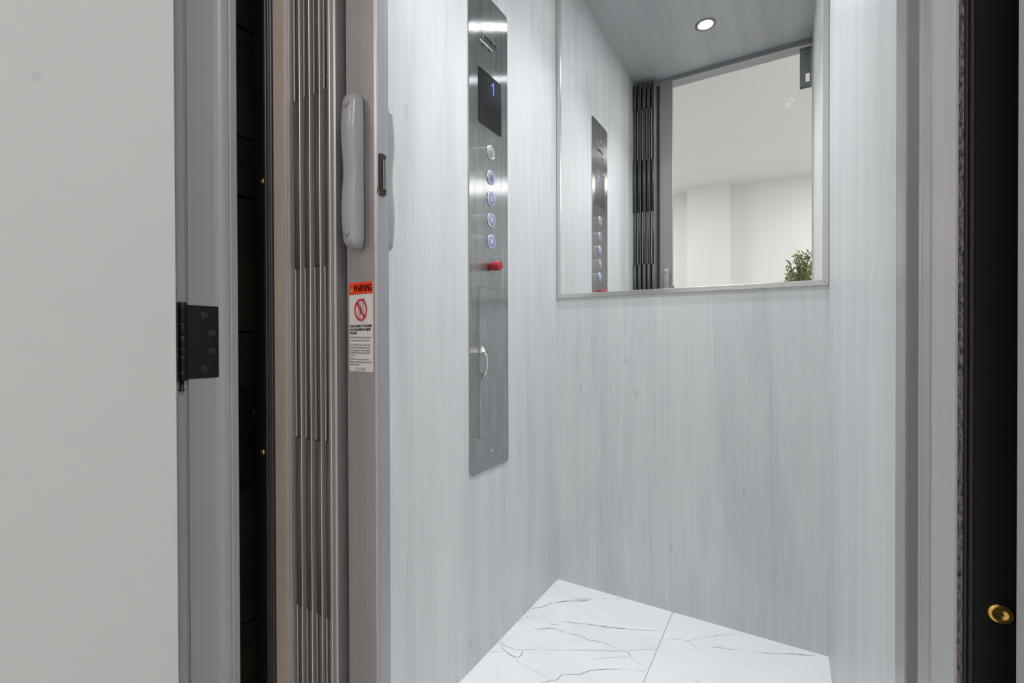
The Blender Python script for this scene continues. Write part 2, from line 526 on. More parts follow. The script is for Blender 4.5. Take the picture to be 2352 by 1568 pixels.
# floor: grout bed, four marble tiles, printed veins
floor = struct(MB().box(XL - 0.02, XR + 0.03, YF - 0.005, YB + 0.02, -0.05, -0.0025).build('floor', 'grout'), 'cab floor of white marble tiles with thin grout joints')
SX, SY = -0.3235, 0.765
VEINS = [(1.6, [(-0.7365, 1.3592), (-0.7076, 1.3826), (-0.6953, 1.4131), (-0.6681, 1.446), (-0.6307, 1.4852), (-0.5815, 1.5117), (-0.5344, 1.5439), (-0.4792, 1.5756)]), (2.2, [(-0.6923, 1.4194), (-0.6665, 1.4424), (-0.6501, 1.46), (-0.6205, 1.4751), (-0.5883, 1.4985)]), (1.4, [(-0.6748, 1.4341), (-0.6517, 1.4636), (-0.6236, 1.4825), (-0.5849, 1.5051)]), (1.3, [(-0.733, 1.3106), (-0.7073, 1.3074), (-0.6596, 1.3284), (-0.6012, 1.3498), (-0.5545, 1.3703), (-0.5155, 1.3816), (-0.468, 1.3971), (-0.4128, 1.4182), (-0.3682, 1.4387), (-0.3255, 1.4603)]), (1.3, [(-0.5155, 1.3816), (-0.4677, 1.3963), (-0.4313, 1.412), (-0.3993, 1.4242)]), (0.8, [(-0.6517, 1.33), (-0.6427, 1.3138), (-0.5944, 1.3344), (-0.5225, 1.3718), (-0.4898, 1.3843)]), (1.1, [(-0.7361, 1.2736), (-0.7013, 1.2746), (-0.6591, 1.2709), (-0.6454, 1.2883), (-0.6131, 1.3026), (-0.5789, 1.2996), (-0.5401, 1.3088), (-0.5119, 1.3033), (-0.4703, 1.3147), (-0.429, 1.3095), (-0.3902, 1.308), (-0.3754, 1.2892), (-0.3257, 1.2682)]), (1.2, [(-0.6661, 1.2734), (-0.6334, 1.2982), (-0.6081, 1.3036)]), (0.9, [(-0.7365, 1.1603), (-0.7229, 1.1564), (-0.6787, 1.1549), (-0.6299, 1.1835), (-0.568, 1.2173), (-0.5072, 1.253), (-0.4576, 1.2789), (-0.4084, 1.3053), (-0.3775, 1.3291), (-0.3256, 1.3648)]), (1.4, [(-0.4007, 1.3114), (-0.3775, 1.3291), (-0.3256, 1.3648)]), (1.1, [(-0.7229, 1.1564), (-0.7137, 1.1417), (-0.6802, 1.1299), (-0.6554, 1.1287), (-0.6505, 1.1433), (-0.6566, 1.1637)]), (1.1, [(-0.7012, 1.1376), (-0.6451, 1.1156), (-0.6178, 1.1129), (-0.5637, 1.1052), (-0.5255, 1.1056)]), (1.3, [(-0.554, 1.0767), (-0.5223, 1.1088), (-0.5194, 1.1333), (-0.4811, 1.1537), (-0.4572, 1.1876), (-0.4206, 1.2141), (-0.3782, 1.2375), (-0.3424, 1.2521), (-0.3255, 1.2633)]), (0.6, [(-0.4762, 1.2246), (-0.4543, 1.2429), (-0.4169, 1.2725), (-0.3852, 1.2912)]), (0.9, [(-0.3205, 1.4225), (-0.2735, 1.4457), (-0.2501, 1.4439), (-0.2254, 1.4307)]), (1.0, [(-0.2594, 1.4444), (-0.2121, 1.4923), (-0.1713, 1.5296), (-0.1123, 1.5714)]), (1.4, [(-0.2246, 1.4254), (-0.1767, 1.4617), (-0.1349, 1.4739), (-0.0936, 1.486), (-0.0532, 1.5033), (0.0027, 1.5361), (0.0504, 1.5546), (0.0704, 1.5687)]), (1.4, [(-0.0614, 1.5017), (-0.0212, 1.5189), (0.0187, 1.5423), (0.0583, 1.5577)]), (1, [(-0.1772, 1.4656), (-0.1592, 1.4597)]), (0.6, [(-0.2956, 1.3021), (-0.2458, 1.2989), (-0.2116, 1.2913), (-0.1949, 1.2877)]), (0.8, [(-0.735, 1.1084), (-0.7056, 1.1269), (-0.6893, 1.1405)]), (0.5, [(-0.7363, 1.4835), (-0.6851, 1.4829), (-0.6279, 1.4927), (-0.5778, 1.5174)]), (0.7, [(-0.7365, 1.2778), (-0.7234, 1.304)]),
         (1.2, [(-0.70, 0.95), (-0.62, 0.99), (-0.55, 1.0), (-0.45, 1.06), (-0.3255, 1.09)]), (1.0, [(-0.3205, 0.98), (-0.2, 1.04), (-0.1, 1.06), (0.05, 1.15), (0.098, 1.17)]), (1.3, [(-0.3205, 1.15), (-0.18, 1.19), (-0.05, 1.27), (0.098, 1.34)])]
tiles = []
for (x0, x1) in ((XL, SX - 0.0012), (SX + 0.0012, XR)):
    for (y0, y1) in ((SY + 0.0012, YB), (YF, SY - 0.0012)):
        tiles.append((x0, x1, y0, y1, MB().box(x0, x1, y0, y1, -0.012, 0.0).build('tile', 'marble', floor)))
for (x0, x1, y0, y1, t) in tiles:
    mb = MB()
    for wd, pts in VEINS:
        mxp = sum(p[0] for p in pts) / len(pts)
        myp = sum(p[1] for p in pts) / len(pts)
        if not (x0 <= mxp <= x1 and y0 <= myp <= y1):
            continue
        fine = []
        for (ax, ay), (bx_, by_) in zip(pts, pts[1:]):
            k = max(2, int(math.hypot(bx_ - ax, by_ - ay) / 0.006))
            for i in range(k):
                s = i / k
                fine.append((ax + (bx_ - ax) * s + random.uniform(-1, 1) * 0.0007, ay + (by_ - ay) * s + random.uniform(-1, 1) * 0.0009))
        fine.append(pts[-1])
        vs, ww = [], 0.4
        for i, (px, py) in enumerate(fine):
            q = fine[min(i + 1, len(fine) - 1)]
            p0 = fine[max(i - 1, 0)]
            d = Vector((q[0] - p0[0], q[1] - p0[1], 0)).normalized()
            ww = min(1.0, max(0.12, ww + random.uniform(-0.3, 0.3)))
            hw = wd * 0.00095 * ww * (0.3 if i in (0, len(fine) - 1) else 1)
            vs += [(px - d.y * hw, py + d.x * hw, 0.00015), (px + d.y * hw, py - d.x * hw, 0.00015)]
        mb.add(vs, [(2 * i, 2 * i + 1, 2 * i + 3, 2 * i + 2) for i in range(len(fine) - 1)])
    if mb.v:
        v = mb.build('marble_vein', 'vein', t)
        v['kind'] = 'stuff'
        v['label'] = 'thin grey marble veins'

# front returns: laminate lip, black edge and black flange with brass screws on both sides
tl = struct(MB().prism([(XL, 0.4875), (XL - 0.022, 0.4875), (XL - 0.022, 0.4670), (XL, 0.4670)], 0.0, ZC).build('trim_1', 'lam_warm_lit'), 'laminate edge strip with warm landing light in its colour and black flange beside the folded door')
mb = MB()
for a, b in ((-0.7390, -0.7440), (-0.7450, -0.7520), (-0.7530, -0.7600)):
    mb.prism([(a, YF - 0.001), (a - 0.0012, YF - 0.003), (b + 0.0012, YF - 0.003), (b, YF - 0.001), (b, YF + 0.002), (a, YF + 0.002)], 0.0, ZC)
mb.build('edge_strip', 'black_edge', tl)['label'] = 'black ribbed edge strip'
MB().box(-0.7905, -0.7600, YF, YF + 0.004, 0.0, ZC).build('flange', 'black_metal', tl, 0.0006)['label'] = 'black painted steel flange'


def brass_screw(x, y, z, par, r=0.0052):
    mb = MB().lathe([(r, 0), (r, 0.0006), (r * 0.86, 0.0017), (r * 0.55, 0.0019), (r * 0.42, 0.0012), (r * 0.2, 0.0009), (0.0002, 0.0009)], (x, y, z), (0, -1, 0), 22)
    s = mb.build('brass_screw', 'brass', par)
    s['label'] = 'brass screw head'
    c = MB()
    for dx, dz in ((0.0013, 0.00035), (0.00035, 0.0013)):
        c.box(x - dx, x + dx, y - 0.00125, y - 0.0007, z - dz, z + dz)
    c.build('cross_recess', 'engraved', s)


brass_screw(-0.7678, YF, 1.1685, tl)
brass_screw(-0.7712, YF, 0.7072, tl)
tr = struct(MB().box(0.1014, 0.1028, 0.44, 0.5015, 0.0, ZC).build('trim_2', 'lam_landing_lit'), 'laminate edge strip with landing light in its colour and black flange at the strike side of the cab')
MB().box(0.1028, 0.1058, 0.4405, 0.5015, 0.0, ZC).build('board_core', 'core', tr)['label'] = 'raw rough board edge'
mb = MB()
mb.prism([(0.1061, 0.4392), (0.1072, 0.4382), (0.1082, 0.4392), (0.1085, 0.4382), (0.1104, 0.4382), (0.1108, 0.4395), (0.1108, 0.46), (0.1061, 0.46)], 0.0, ZC)
mb.build('edge_strip', 'black_edge', tr)
MB().box(0.1108, 0.1560, 0.44, 0.444, 0.0, ZC).build('flange', 'black_metal', tr, 0.0006)
brass_screw(0.1246, 0.44, 0.7118, tr, 0.0068)

# strike channel of the accordion door on the far side of the opening
st = thing('strike_channel', 'silver aluminium strike channel running up the wall edge opposite the folded door', 'door channel', (0.1, 0.5024, 0.0))
mb = MB().prism([(0.1150, 0.6310), (0.0992, 0.6310), (0.0985, 0.6302), (0.0985, 0.5985), (0.0980, 0.5955), (0.0985, 0.5830), (0.1000, 0.5815), (0.1150, 0.5815)], 0.01, 2.29)
mb.build('flange', 'alu', st)
MB().prism([(0.1150, 0.5400), (0.1015, 0.5400), (0.1000, 0.5385), (0.0998, 0.5290), (0.1004, 0.5270), (0.1004, 0.5040), (0.1015, 0.5020), (0.1150, 0.5020)], 0.01, 2.29).build('flange', 'alu', st)
MB().box(0.1085, 0.1150, 0.5400, 0.5815, 0.01, 2.29).build('channel_web', 'post', st)

# header track of the accordion door
tk = thing('door_track', 'grey metal door track along the cab ceiling above the opening, seen in the mirror', 'track', (-0.32, 0.508, 2.297))
MB().box(-0.735, 0.1, 0.498, 0.526, 2.3125, 2.32).build('track_body', 'track', tk, 0.001)
MB().box(-0.735, 0.1, 0.5195, 0.526, 2.2985, 2.3125).build('track_face', 'track', tk, 0.0005)
MB().box(-0.735, 0.1, 0.5195, 0.5265, 2.2935, 2.2985).build('track_lip', 'alu', tk, 0.0012)

# slotted latch plate at the top of the strike side
br = thing('latch_plate', 'grey slotted metal latch plate hanging from the door track, seen in the mirror', 'latch plate', (0.07, 0.497, 2.1))
x0, x1, z0, z1, hx0, hx1, hz0, hz1 = 0.0505, 0.0985, 2.099, 2.296, 0.0738, 0.0985 - 0.008, 2.129, 2.1690
mb = MB()
mb.box(x0, hx0, 0.4945, 0.497, z0, z1).box(hx1, x1, 0.4945, 0.497, z0, z1).box(hx0, hx1, 0.4945, 0.497, z0, hz0).box(hx0, hx1, 0.4945, 0.497, hz1, z1)
mb.box(x0, x0 + 0.002, 0.482, 0.4945, z0, z1)
mb.build('plate', 'track', br)
for sx, sz in ((0.057, 2.106), (0.0755, 2.106), (0.083, 2.284), (0.083, 2.262), (0.072, 2.262)):
    MB().lathe([(0.0034, 0), (0.0032, 0.0012), (0.001, 0.0018)], (sx, 0.497, sz), (0, 1, 0), 12).build('screw', 'engraved', br)

# ------------------------------------------------------------------ folding accordion door
ac = thing('accordion_door', 'taupe and aluminium accordion door folded against the control panel wall', 'folding door', (-0.66, 0.51, 0.0))
ZT, ZB = 2.290, 0.012
FX = [-0.7165, -0.6905, -0.6650, -0.6400]            # front folds, nearest the opening
RX = [-0.7285, -0.7035, -0.6775, -0.6525, -0.6275]   # rear folds
FY, RY = 0.4985, 0.588


def plank(p, q, t):
    d = Vector((q[0] - p[0], q[1] - p[1], 0)).normalized()
    n = Vector((-d.y, d.x, 0)) * t / 2
    return [(p[0] + n.x, p[1] + n.y), (p[0] - n.x, p[1] - n.y), (q[0] - n.x, q[1] - n.y), (q[0] + n.x, q[1] + n.y)]


MB().prism(plank((-0.7330, FY), (RX[0] - 0.001, RY), 0.004), ZB, ZT).build('door_panel', 'panel', ac)
for i in range(4):
    for a, b in (((RX[i], RY), (FX[i] - 0.002, FY + 0.004)), ((FX[i] + 0.002, FY + 0.004), (RX[i + 1], RY))):
        MB().prism(plank(a, b, 0.0035), ZB, ZT).build('door_panel', 'panel', ac)
SEG = [ZB, 0.1615, 0.4462, 0.7330, 1.0200, 1.3040, 1.5890, 1.8720, 2.1480, ZT]
for fi, (fx, fy, sg) in enumerate([(x, FY, 1) for x in FX] + [(x, RY, -1) for x in RX]):
    for k in range(len(SEG) - 1):
        wide = k % 2 == 0
        r = 0.0066 if wide else 0.0052
        cx = fx - 0.0006 if wide else fx + 0.0012
        n = 12
        pts = [(cx + r * math.cos(2 * math.pi * i / n), fy + 0.85 * r * math.sin(2 * math.pi * i / n)) for i in range(n)]
        kn = MB().prism(pts, SEG[k] + 0.0006, SEG[k + 1] - 0.0006, True).build('hinge_knuckle', 'slat', ac)
        if not wide:
            MB().box(fx - 0.0078, fx - 0.0048, fy - 0.0030 * sg - 0.0008, fy - 0.0030 * sg + 0.0008, SEG[k] + 0.001, SEG[k + 1] - 0.001).build('bright_lip', 'bright', kn)
    # bright rib beside each fold, full height
    if sg > 0:
        mb = MB()
        mb.prism([(fx + 0.0073, FY - 0.0042), (fx + 0.0083, FY - 0.0050), (fx + 0.0090, FY - 0.0042), (fx + 0.0090, FY + 0.004), (fx + 0.0073, FY + 0.004)], ZB, ZT)
        mb.build('rib', 'bright', ac)
        MB().box(fx + 0.0134, fx + 0.0142, FY - 0.0005, FY + 0.004, ZB, ZT).build('rib', 'post', ac)
    else:
        MB().box(fx + 0.0078, fx + 0.0092, RY - 0.028, RY + 0.003, ZB, ZT).build('rib', 'alu', ac)
# fixed jamb channel where the door is fastened to the cab wall
mb = MB()
for a, b, f in ((-0.7375, -0.7350, 0.4835), (-0.7345, -0.7325, 0.4860), (-0.7318, -0.7300, 0.4900)):
    mb.box(a, b, f, 0.50, ZB, ZT)
mb.build('wall_channel', 'bright', ac)
# closing jamb and recess leading to the lead post
MB().prism([(-0.6395, 0.4945), (-0.6225, 0.4945), (-0.6200, 0.4965), (-0.6195, 0.5040), (-0.6195, 0.588), (-0.6225, 0.588), (-0.6225, 0.5005), (-0.6375, 0.5005), (-0.6395, 0.4985)], ZB, ZT).build('door_jamb', 'post', ac)
MB().box(-0.6195, -0.6060, 0.522, 0.526, ZB, ZT).build('recess_web', 'panel', ac)
post_pts = [(-0.6050, 0.5060), (-0.6035, 0.5040),
            (-0.5895, 0.5040), (-0.5890, 0.5047), (-0.5884, 0.5040),
            (-0.5610, 0.5040), (-0.5604, 0.5047), (-0.5598, 0.5040),
            (-0.5420, 0.5040), (-0.5390, 0.5062), (-0.5380, 0.5080), (-0.5380, 0.5210), (-0.5392, 0.5300),
            (-0.5440, 0.5300), (-0.5440, 0.5260), (-0.6050, 0.5260)]
post = MB().prism(post_pts, ZB, ZT).build('lead_post', 'post', ac)
post['label'] = 'aluminium lead post'
MB().prism([(-0.5382, 0.5090), (-0.5376, 0.5095), (-0.5376, 0.5212), (-0.5388, 0.5306), (-0.5396, 0.5306), (-0.5384, 0.5210)], ZB, ZT).build('lit_edge_face', 'cool', post)['label'] = 'post edge, bluish from painted-in cab light'  # added strip over the post side, carrying the painted cab light
mb = MB()
for gx in (-0.5893, -0.5607):
    mb.box(gx - 0.0004, gx + 0.0004, 0.50355, 0.5050, ZB, ZT)
mb.build('ridge', 'bright', post)
for zz in (2.2326, 2.1231):
    MB().lathe([(0.0055, 0), (0.0052, 0.001), (0.003, 0.0018), (0.001, 0.0010)], (-0.5797, 0.526, zz), (0, 1, 0), 16).build('screw', 'alu', post)


def pull_handle(cx, y0, sg, deep=0.0255):
    """long rounded grip: base on the post at y0, standing out in direction sg"""
    zb, zt = 1.0385, 1.2775
    rings = []
    N, K = 40, 20
    for j in range(N + 1):
        t = j / N
        z = zb + (zt - zb) * t
        e = min(1.0, math.sqrt(max(0.0, 1 - (1 - min(t, 1 - t) / 0.065) ** 2)) if min(t, 1 - t) < 0.065 else 1.0)
        e = max(e, 0.18)
        wave = math.cos((t - 0.5) * 2 * math.pi * 2.0)
        d = (deep + 0.0016 * -wave) * (0.45 + 0.55 * e)
        wv = (0.0150 + 0.0006 * -wave) * (0.35 + 0.65 * e)
        ring = []
        for k in range(K):
            a = 2 * math.pi * k / K
            c, s = math.cos(a), math.sin(a)
            p = 0.55
            ring.append((cx + wv * math.copysign(abs(c) ** p, c), y0 + sg * (d / 2 + d / 2 * math.copysign(abs(s) ** p, s)), z + (0.004 * (0.5 - 0.5 * s) * (-1 if t > 0.5 else 0) if sg < 0 else 0)))
        rings.append(ring)
    return MB().rings(rings)


h = pull_handle(-0.5738, 0.5040, -1).build('pull_handle', 'handle', ac)
h['label'] = 'grey plastic pull handle'
for zz in (1.2565, 1.0620):
    MB().lathe([(0.0060, -0.001), (0.0060, 0.0006), (0.0050, 0.0016), (0.0020, 0.0021)], (-0.5748, 0.4785, zz), (0, -1, 0), 20).build('cap', 'rivet', h)
for k in range(4):
    xg = -0.5805 + 0.0030 * k
    MB().box(xg - 0.0005, xg + 0.0005, 0.4800, 0.4826, 1.150, 1.173).build('grip_rib', 'handle', h, 0.0003)
h2 = pull_handle(-0.5676, 0.5260, 1, 0.0350).build('pull_handle', 'handle', ac)
MB().lathe([(0.0060, -0.001), (0.0060, 0.0006), (0.0050, 0.0016), (0.0020, 0.0021)], (-0.5700, 0.5605, 1.2565), (0, 1, 0), 20).build('cap', 'rivet', h2)
# magnet catch on the closing edge
mc = MB().slab(rrect(0.5088, 0.5208, 1.1205, 1.1835, 0.002), (-0.538, 0, 0), (0, 1, 0), (0, 0, 1), (0.004, 0, 0)).build('magnet_catch', 'black_edge', ac)
mc['label'] = 'black magnet catch with silver bars'
MB().box(-0.5345, -0.5330, 0.5138, 0.5206, 1.1285, 1.1755).build('magnet_seat', 'hinge', mc)
for yy in (0.5146, 0.5186):
    MB().box(-0.5345, -0.5325, yy - 0.0007, yy + 0.0007, 1.1290, 1.1750).build('magnet_bar', 'magnet', mc)
mb = MB()
ico = []
for k in range(26):
    px, pz = random.gauss(0.5078, 0.0012), random.gauss(1.1268, 0.0022)
    s = random.uniform(0.0010, 0.0020)
    mb.add([(-0.5385 + random.uniform(0, 0.003) + s * dx, px + s * dy, pz + s * dz) for dx, dy, dz in ((1, 0, 0), (-1, 0, 0), (0, 1, 0.2), (0, -1, 0), (0, 0, 1), (0.3, 0, -1))], [(0, 2, 4), (2, 1, 4), (1, 3, 4), (3, 0, 4), (2, 0, 5), (1, 2, 5), (3, 1, 5), (0, 3, 5)])
g = mb.build('splinter', 'glue', ac)
g['label'] = 'brown glue crumb'

# warning label stuck on the lead post
LY = 0.5034
A, B = (1, 0, 0), (0, 0, 1)
lab = MB().slab(rrect(-0.5985, -0.5460, 0.8490, 0.9885, 0.0024), (0, LY, 0), A, B, (0, 0.0006, 0)).build('warning_label', 'label', ac)
lab['label'] = 'white warning label with orange red header'
ll = LY - 0.00015
hd = [p for p in rrect(-0.5985, -0.5460, 0.8490, 0.9885, 0.0024) if p[1] > 0.92]
flat(MB(), [(-0.5985, 0.9703), (-0.5460, 0.9703)] + hd, (0, ll, 0), A, B).build('header', 'label_red', lab)
mb = MB()
o3 = (0, ll - 0.0002, 0)
put_text(mb, 'WARNING', -0.5880, -0.5475, 0.9738, 0.9850, o3, A, B, 0.0005)
flat(mb, [(-0.5985, 0.9698), (-0.5460, 0.9698), (-0.5460, 0.9704), (-0.5985, 0.9704)], o3, A, B)
lines = [('CRUSH HAZARD TO CHILDREN.', 0.5475, 0.9203, 0.0040, .0003), ('CAN CAUSE SERIOUS INJURY', 0.5500, 0.9148, 0.0040, .0003), ('OR DEATH.', 0.5806, 0.9093, 0.0040, .0003),
         ('DO NOT allow children to play around or', 0.5482, 0.9026, 0.0032, 0), ('use elevator without adult supervision.', 0.5520, 0.8980, 0.0032, 0),
         ('DO NOT allow a child or animal to get', 0.5520, 0.8910, 0.0032, 0), ('between the closed elevator door and', 0.5525, 0.8868, 0.0032, 0), ('closed landing door.  Enter the elevator', 0.5500, 0.8826, 0.0032, 0), ('cab BEFORE closing the landing door', 0.5520, 0.8786, 0.0032, 0), ('behind you.', 0.5845, 0.8746, 0.0032, 0),
         ('DO NOT remove this label. If label is', 0.5540, 0.8684, 0.0032, 0), ('illegible, contact elevator manufacturer for', 0.5475, 0.8642, 0.0032, 0), ('replacement label.', 0.5755, 0.8600, 0.0032, 0)]
for s, xe, z, hh, bo in lines:
    put_text(mb, s, -0.5968, -xe, z - hh / 2, z + hh / 2, o3, A, B, bo)
put_text(mb, 'Patent No. US 5,702, 168', -0.5845, -0.5610, 0.8535, 0.8555, o3, A, B)
put_text(mb, 'Patent No. US 6,079,675', -0.5845, -0.5612, 0.8505, 0.8525, o3, A, B)
# hazard triangle outline
flat(mb, [(-0.5968, 0.9740), (-0.5883, 0.9740), (-0.5925, 0.9834)], o3, A, B)
mb.build('lettering', 'print_black', lab)
o4 = (0, ll - 0.00035, 0)
flat(MB(), [(-0.5957, 0.9746), (-0.5894, 0.9746), (-0.5925, 0.9818)], o4, A, B).build('hazard_triangle', 'yellow', lab)
mb = MB()
flat(mb, [(-0.5929, 0.9768), (-0.5921, 0.9768), (-0.5919, 0.9800), (-0.5931, 0.9800)], (0, ll - 0.0005, 0), A, B)
flat(mb, ellipse(-0.5925, 0.9758, 0.0006, 0.0006, 8), (0, ll - 0.0005, 0), A, B)
mb.build('exclamation_mark', 'print_black', lab)
cx, cz = -0.5720, 0.9452
mb = MB()
for k, (xx, wv) in enumerate(((-0.0072, .0016), (-0.0045, .0022), (-0.0012, .0014), (0.0020, .0024), (0.0056, .0018))):
    flat(mb, [(cx + xx, cz - 0.0125 + 0.001 * k), (cx + xx + wv, cz - 0.0125 + 0.001 * k), (cx + xx + wv, cz + 0.0120 + 0.0012 * k), (cx + xx, cz + 0.0120 + 0.0012 * k)], o3, A, B)
mb.build('pictogram_door', 'pict_grey', lab)
mb = MB()
flat(mb, ellipse(cx - 0.0002, cz + 0.0042, 0.0013, 0.0018, 12), o4, A, B)
flat(mb, [(cx - 0.0016, cz - 0.006), (cx + 0.0008, cz - 0.006), (cx + 0.0012, cz + 0.0022), (cx - 0.0014, cz + 0.0022)], o4, A, B)
flat(mb, [(cx - 0.0080, cz - 0.0150), (cx + 0.0010, cz - 0.0122), (cx + 0.0010, cz - 0.0116), (cx - 0.0080, cz - 0.0142)], o4, A, B)
flat(mb, [(cx + 0.0020, cz + 0.0165), (cx + 0.0085, cz + 0.0185), (cx + 0.0085, cz + 0.0130), (cx + 0.0078, cz + 0.0130), (cx + 0.0078, cz + 0.0176), (cx + 0.0020, cz + 0.0158)], o4, A, B)
for k in range(5):
    a = -1.45 + k * 0.22
    flat(mb, ellipse(cx + 0.0155 * math.cos(a), cz + 0.0188 * math.sin(a), 0.0011, 0.0003, 6), o4, A, B)
mb.build('pictogram_figure', 'print_black', lab)
o5 = (0, ll - 0.0005, 0)
mb = annulus(MB(), cx, cz, 0.0142, 0.0174, 0.0030, o5, A, B)
flat(mb, [(cx - 0.0095, cz + 0.0098), (cx + 0.0068, cz - 0.0128), (cx + 0.0095, cz - 0.0098), (cx - 0.0068, cz + 0.0128)], o5, A, B)
mb.build('prohibition_sign', 'sign_red', lab)

# ------------------------------------------------------------------ control panel on the side wall
cp = thing('control_panel', 'tall brushed stainless steel control panel with round buttons and black display', 'control panel', (XL, 1.1168, 0.5255))
A, B, N_ = (0, 1, 0), (0, 0, 1), (1, 0, 0)
T = 0.0032
XS = XL + T
fp = MB().slab(rrect(1.0164, 1.2171, 0.5255, 1.8760, 0.013), (XL, 0, 0), A, B, (T, 0, 0)).build('faceplate', 'steel', cp, 0.0006)
mb = MB()
for zz, yy in ((0.5774, 1.1197), (1.7957, 1.1145)):
    sm = MB().lathe([(0.0048, 0), (0.0046, 0.0008), (0.0028, 0.0014), (0.0012, 0.0008)], (XS, yy, zz), N_, 18).build('screw', 'chrome', fp)
# logo and capacity lettering
mb = MB()
ot = (XS + 0.0004, 0, 0)
put_text(mb, 'CAMBRIDGE', 1.0760, 1.1560, 1.7450, 1.7570, ot, A, B, 0.0006)
put_text(mb, 'E L E V A T I N G', 1.0760, 1.1520, 1.7360, 1.7428, ot, A, B, 0.0003)
flat(mb, [(1.0695, 1.7320), (1.1380, 1.7320), (1.1380, 1.7338), (1.0695, 1.7338)], ot, A, B)
flat(mb, [(1.0695, 1.7290), (1.1320, 1.7290), (1.1320, 1.7306), (1.0695, 1.7306)], ot, A, B)
put_text(mb, 'CAPACITY', 1.0694, 1.1275, 1.7180, 1.7270, ot, A, B, 0.0006)
annulus(mb, 1.0680, 1.7655, 0.0120, 0.0120, 0.0016, ot, A, B)
annulus(mb, 1.0680, 1.7655, 0.0075, 0.0075, 0.0012, ot, A, B)
flat(mb, [(1.082, 1.7600), (1.1560, 1.7600), (1.1560, 1.7606), (1.082, 1.7606)], ot, A, B)
mb.build('maker_lettering', 'print_white', cp)['label'] = 'white maker name and capacity lettering'
# display
ds = MB().slab(rrect(1.0600, 1.1795, 1.4990, 1.6545, 0.006), (XS - 0.0005, 0, 0), A, B, (0.0011, 0, 0)).build('display', 'screen', cp)
ds['label'] = 'black floor display'
mb = MB()
for r_, row in enumerate(('..#..', '.##..', '#.#..', '..#..', '..#..', '..#..', '..#..', '..#..')):
    for c_, ch in enumerate(row):
        if ch == '#':
            flat(mb, ellipse(1.1282 + c_ * 0.0045, 1.6375 - r_ * 0.0044, 0.0019, 0.0019, 8), (XS + 0.0009, 0, 0), A, B)
mb.build('digit', 'led', ds)['label'] = 'blue dot digit 1'
# buttons
bell = [(-0.0045, -0.0045), (0.0045, -0.0045), (0.0034, -0.0022), (0.0032, 0.0022), (0.0012, 0.0044), (0, 0.0056), (-0.0012, 0.0044), (-0.0032, 0.0022), (-0.0034, -0.0022)]
for sym, yc, zc in (('bell', 1.1214, 1.4341), ('3', 1.1221, 1.3631), ('2', 1.1229, 1.3020), ('1', 1.1226, 1.2405), ('B', 1.1233, 1.1792)):
    lit = sym != 'bell'
    ring = MB().lathe([(0.0205, 0), (0.0203, 0.0022), (0.0190, 0.0032), (0.0172, 0.0032), (0.0168, 0.0014)], (XS, yc, zc), N_, 36).build('call_button', 'chrome', cp)
    ring['label'] = 'round button with bell symbol' if not lit else 'round blue lit button marked ' + sym
    MB().lathe([(0.0158, 0.0005), (0.0158, 0.0024), (0.0150, 0.0029), (0.0005, 0.0029)], (XS, yc, zc), N_, 32).build('button_cap', 'btn_lit' if lit else 'btn', ring)
    ob = (XS + 0.0031, 0, 0)
    mb = MB()
    if lit:
        annulus(mb, yc, zc, 0.0172, 0.0172, 0.0016, (XS + 0.0034, 0, 0), A, B)
        mb.build('halo', 'halo', ring)
        mb = put_text(MB(), sym, yc - (0.0035 if sym != '1' else 0.0018), yc + (0.0035 if sym != '1' else 0.0018), zc - 0.0062, zc + 0.0062, ob, A, B, 0.0004)
        mb.build('symbol', 'engraved' if sym == '3' else 'halo_text', ring)
    else:
        n = len(bell)
        inn = [(p * 0.72, q * 0.78) for p, q in bell]
        mb.add([Vector(ob) + Vector((0, yc + p, zc + q)) for p, q in bell + inn], [(i, (i + 1) % n, n + (i + 1) % n, n + i) for i in range(n)])
        flat(mb, ellipse(yc, zc - 0.0058, 0.0012, 0.0009, 8), ob, A, B)
        mb.build('symbol', 'engraved', ring)
# emergency stop
es = MB().lathe([(0.0105, 0.0), (0.0105, 0.009), (0.0128, 0.010), (0.0132, 0.012), (0.0132, 0.0305), (0.0122, 0.0322), (0.0100, 0.0326), (0.0096, 0.0318), (0.0072, 0.0318), (0.0068, 0.0324), (0.0005, 0.0324)], (XS, 1.1225, 1.1075), N_, 32).build('stop_button', 'red', cp)
es['label'] = 'red mushroom stop button'
mb = MB()
oc = (XS + 0.0004, 1.1225, 1.1068)
arc_text(mb, 'PUSH TO STOP', 0.0195, 0.0048, math.pi / 2, 2.3, oc, A, B, True)
arc_text(mb, 'PULL TO START', 0.0195, 0.0048, -math.pi / 2, 2.3, oc, A, B, False)
mb.build('stop_lettering', 'print_black', cp)
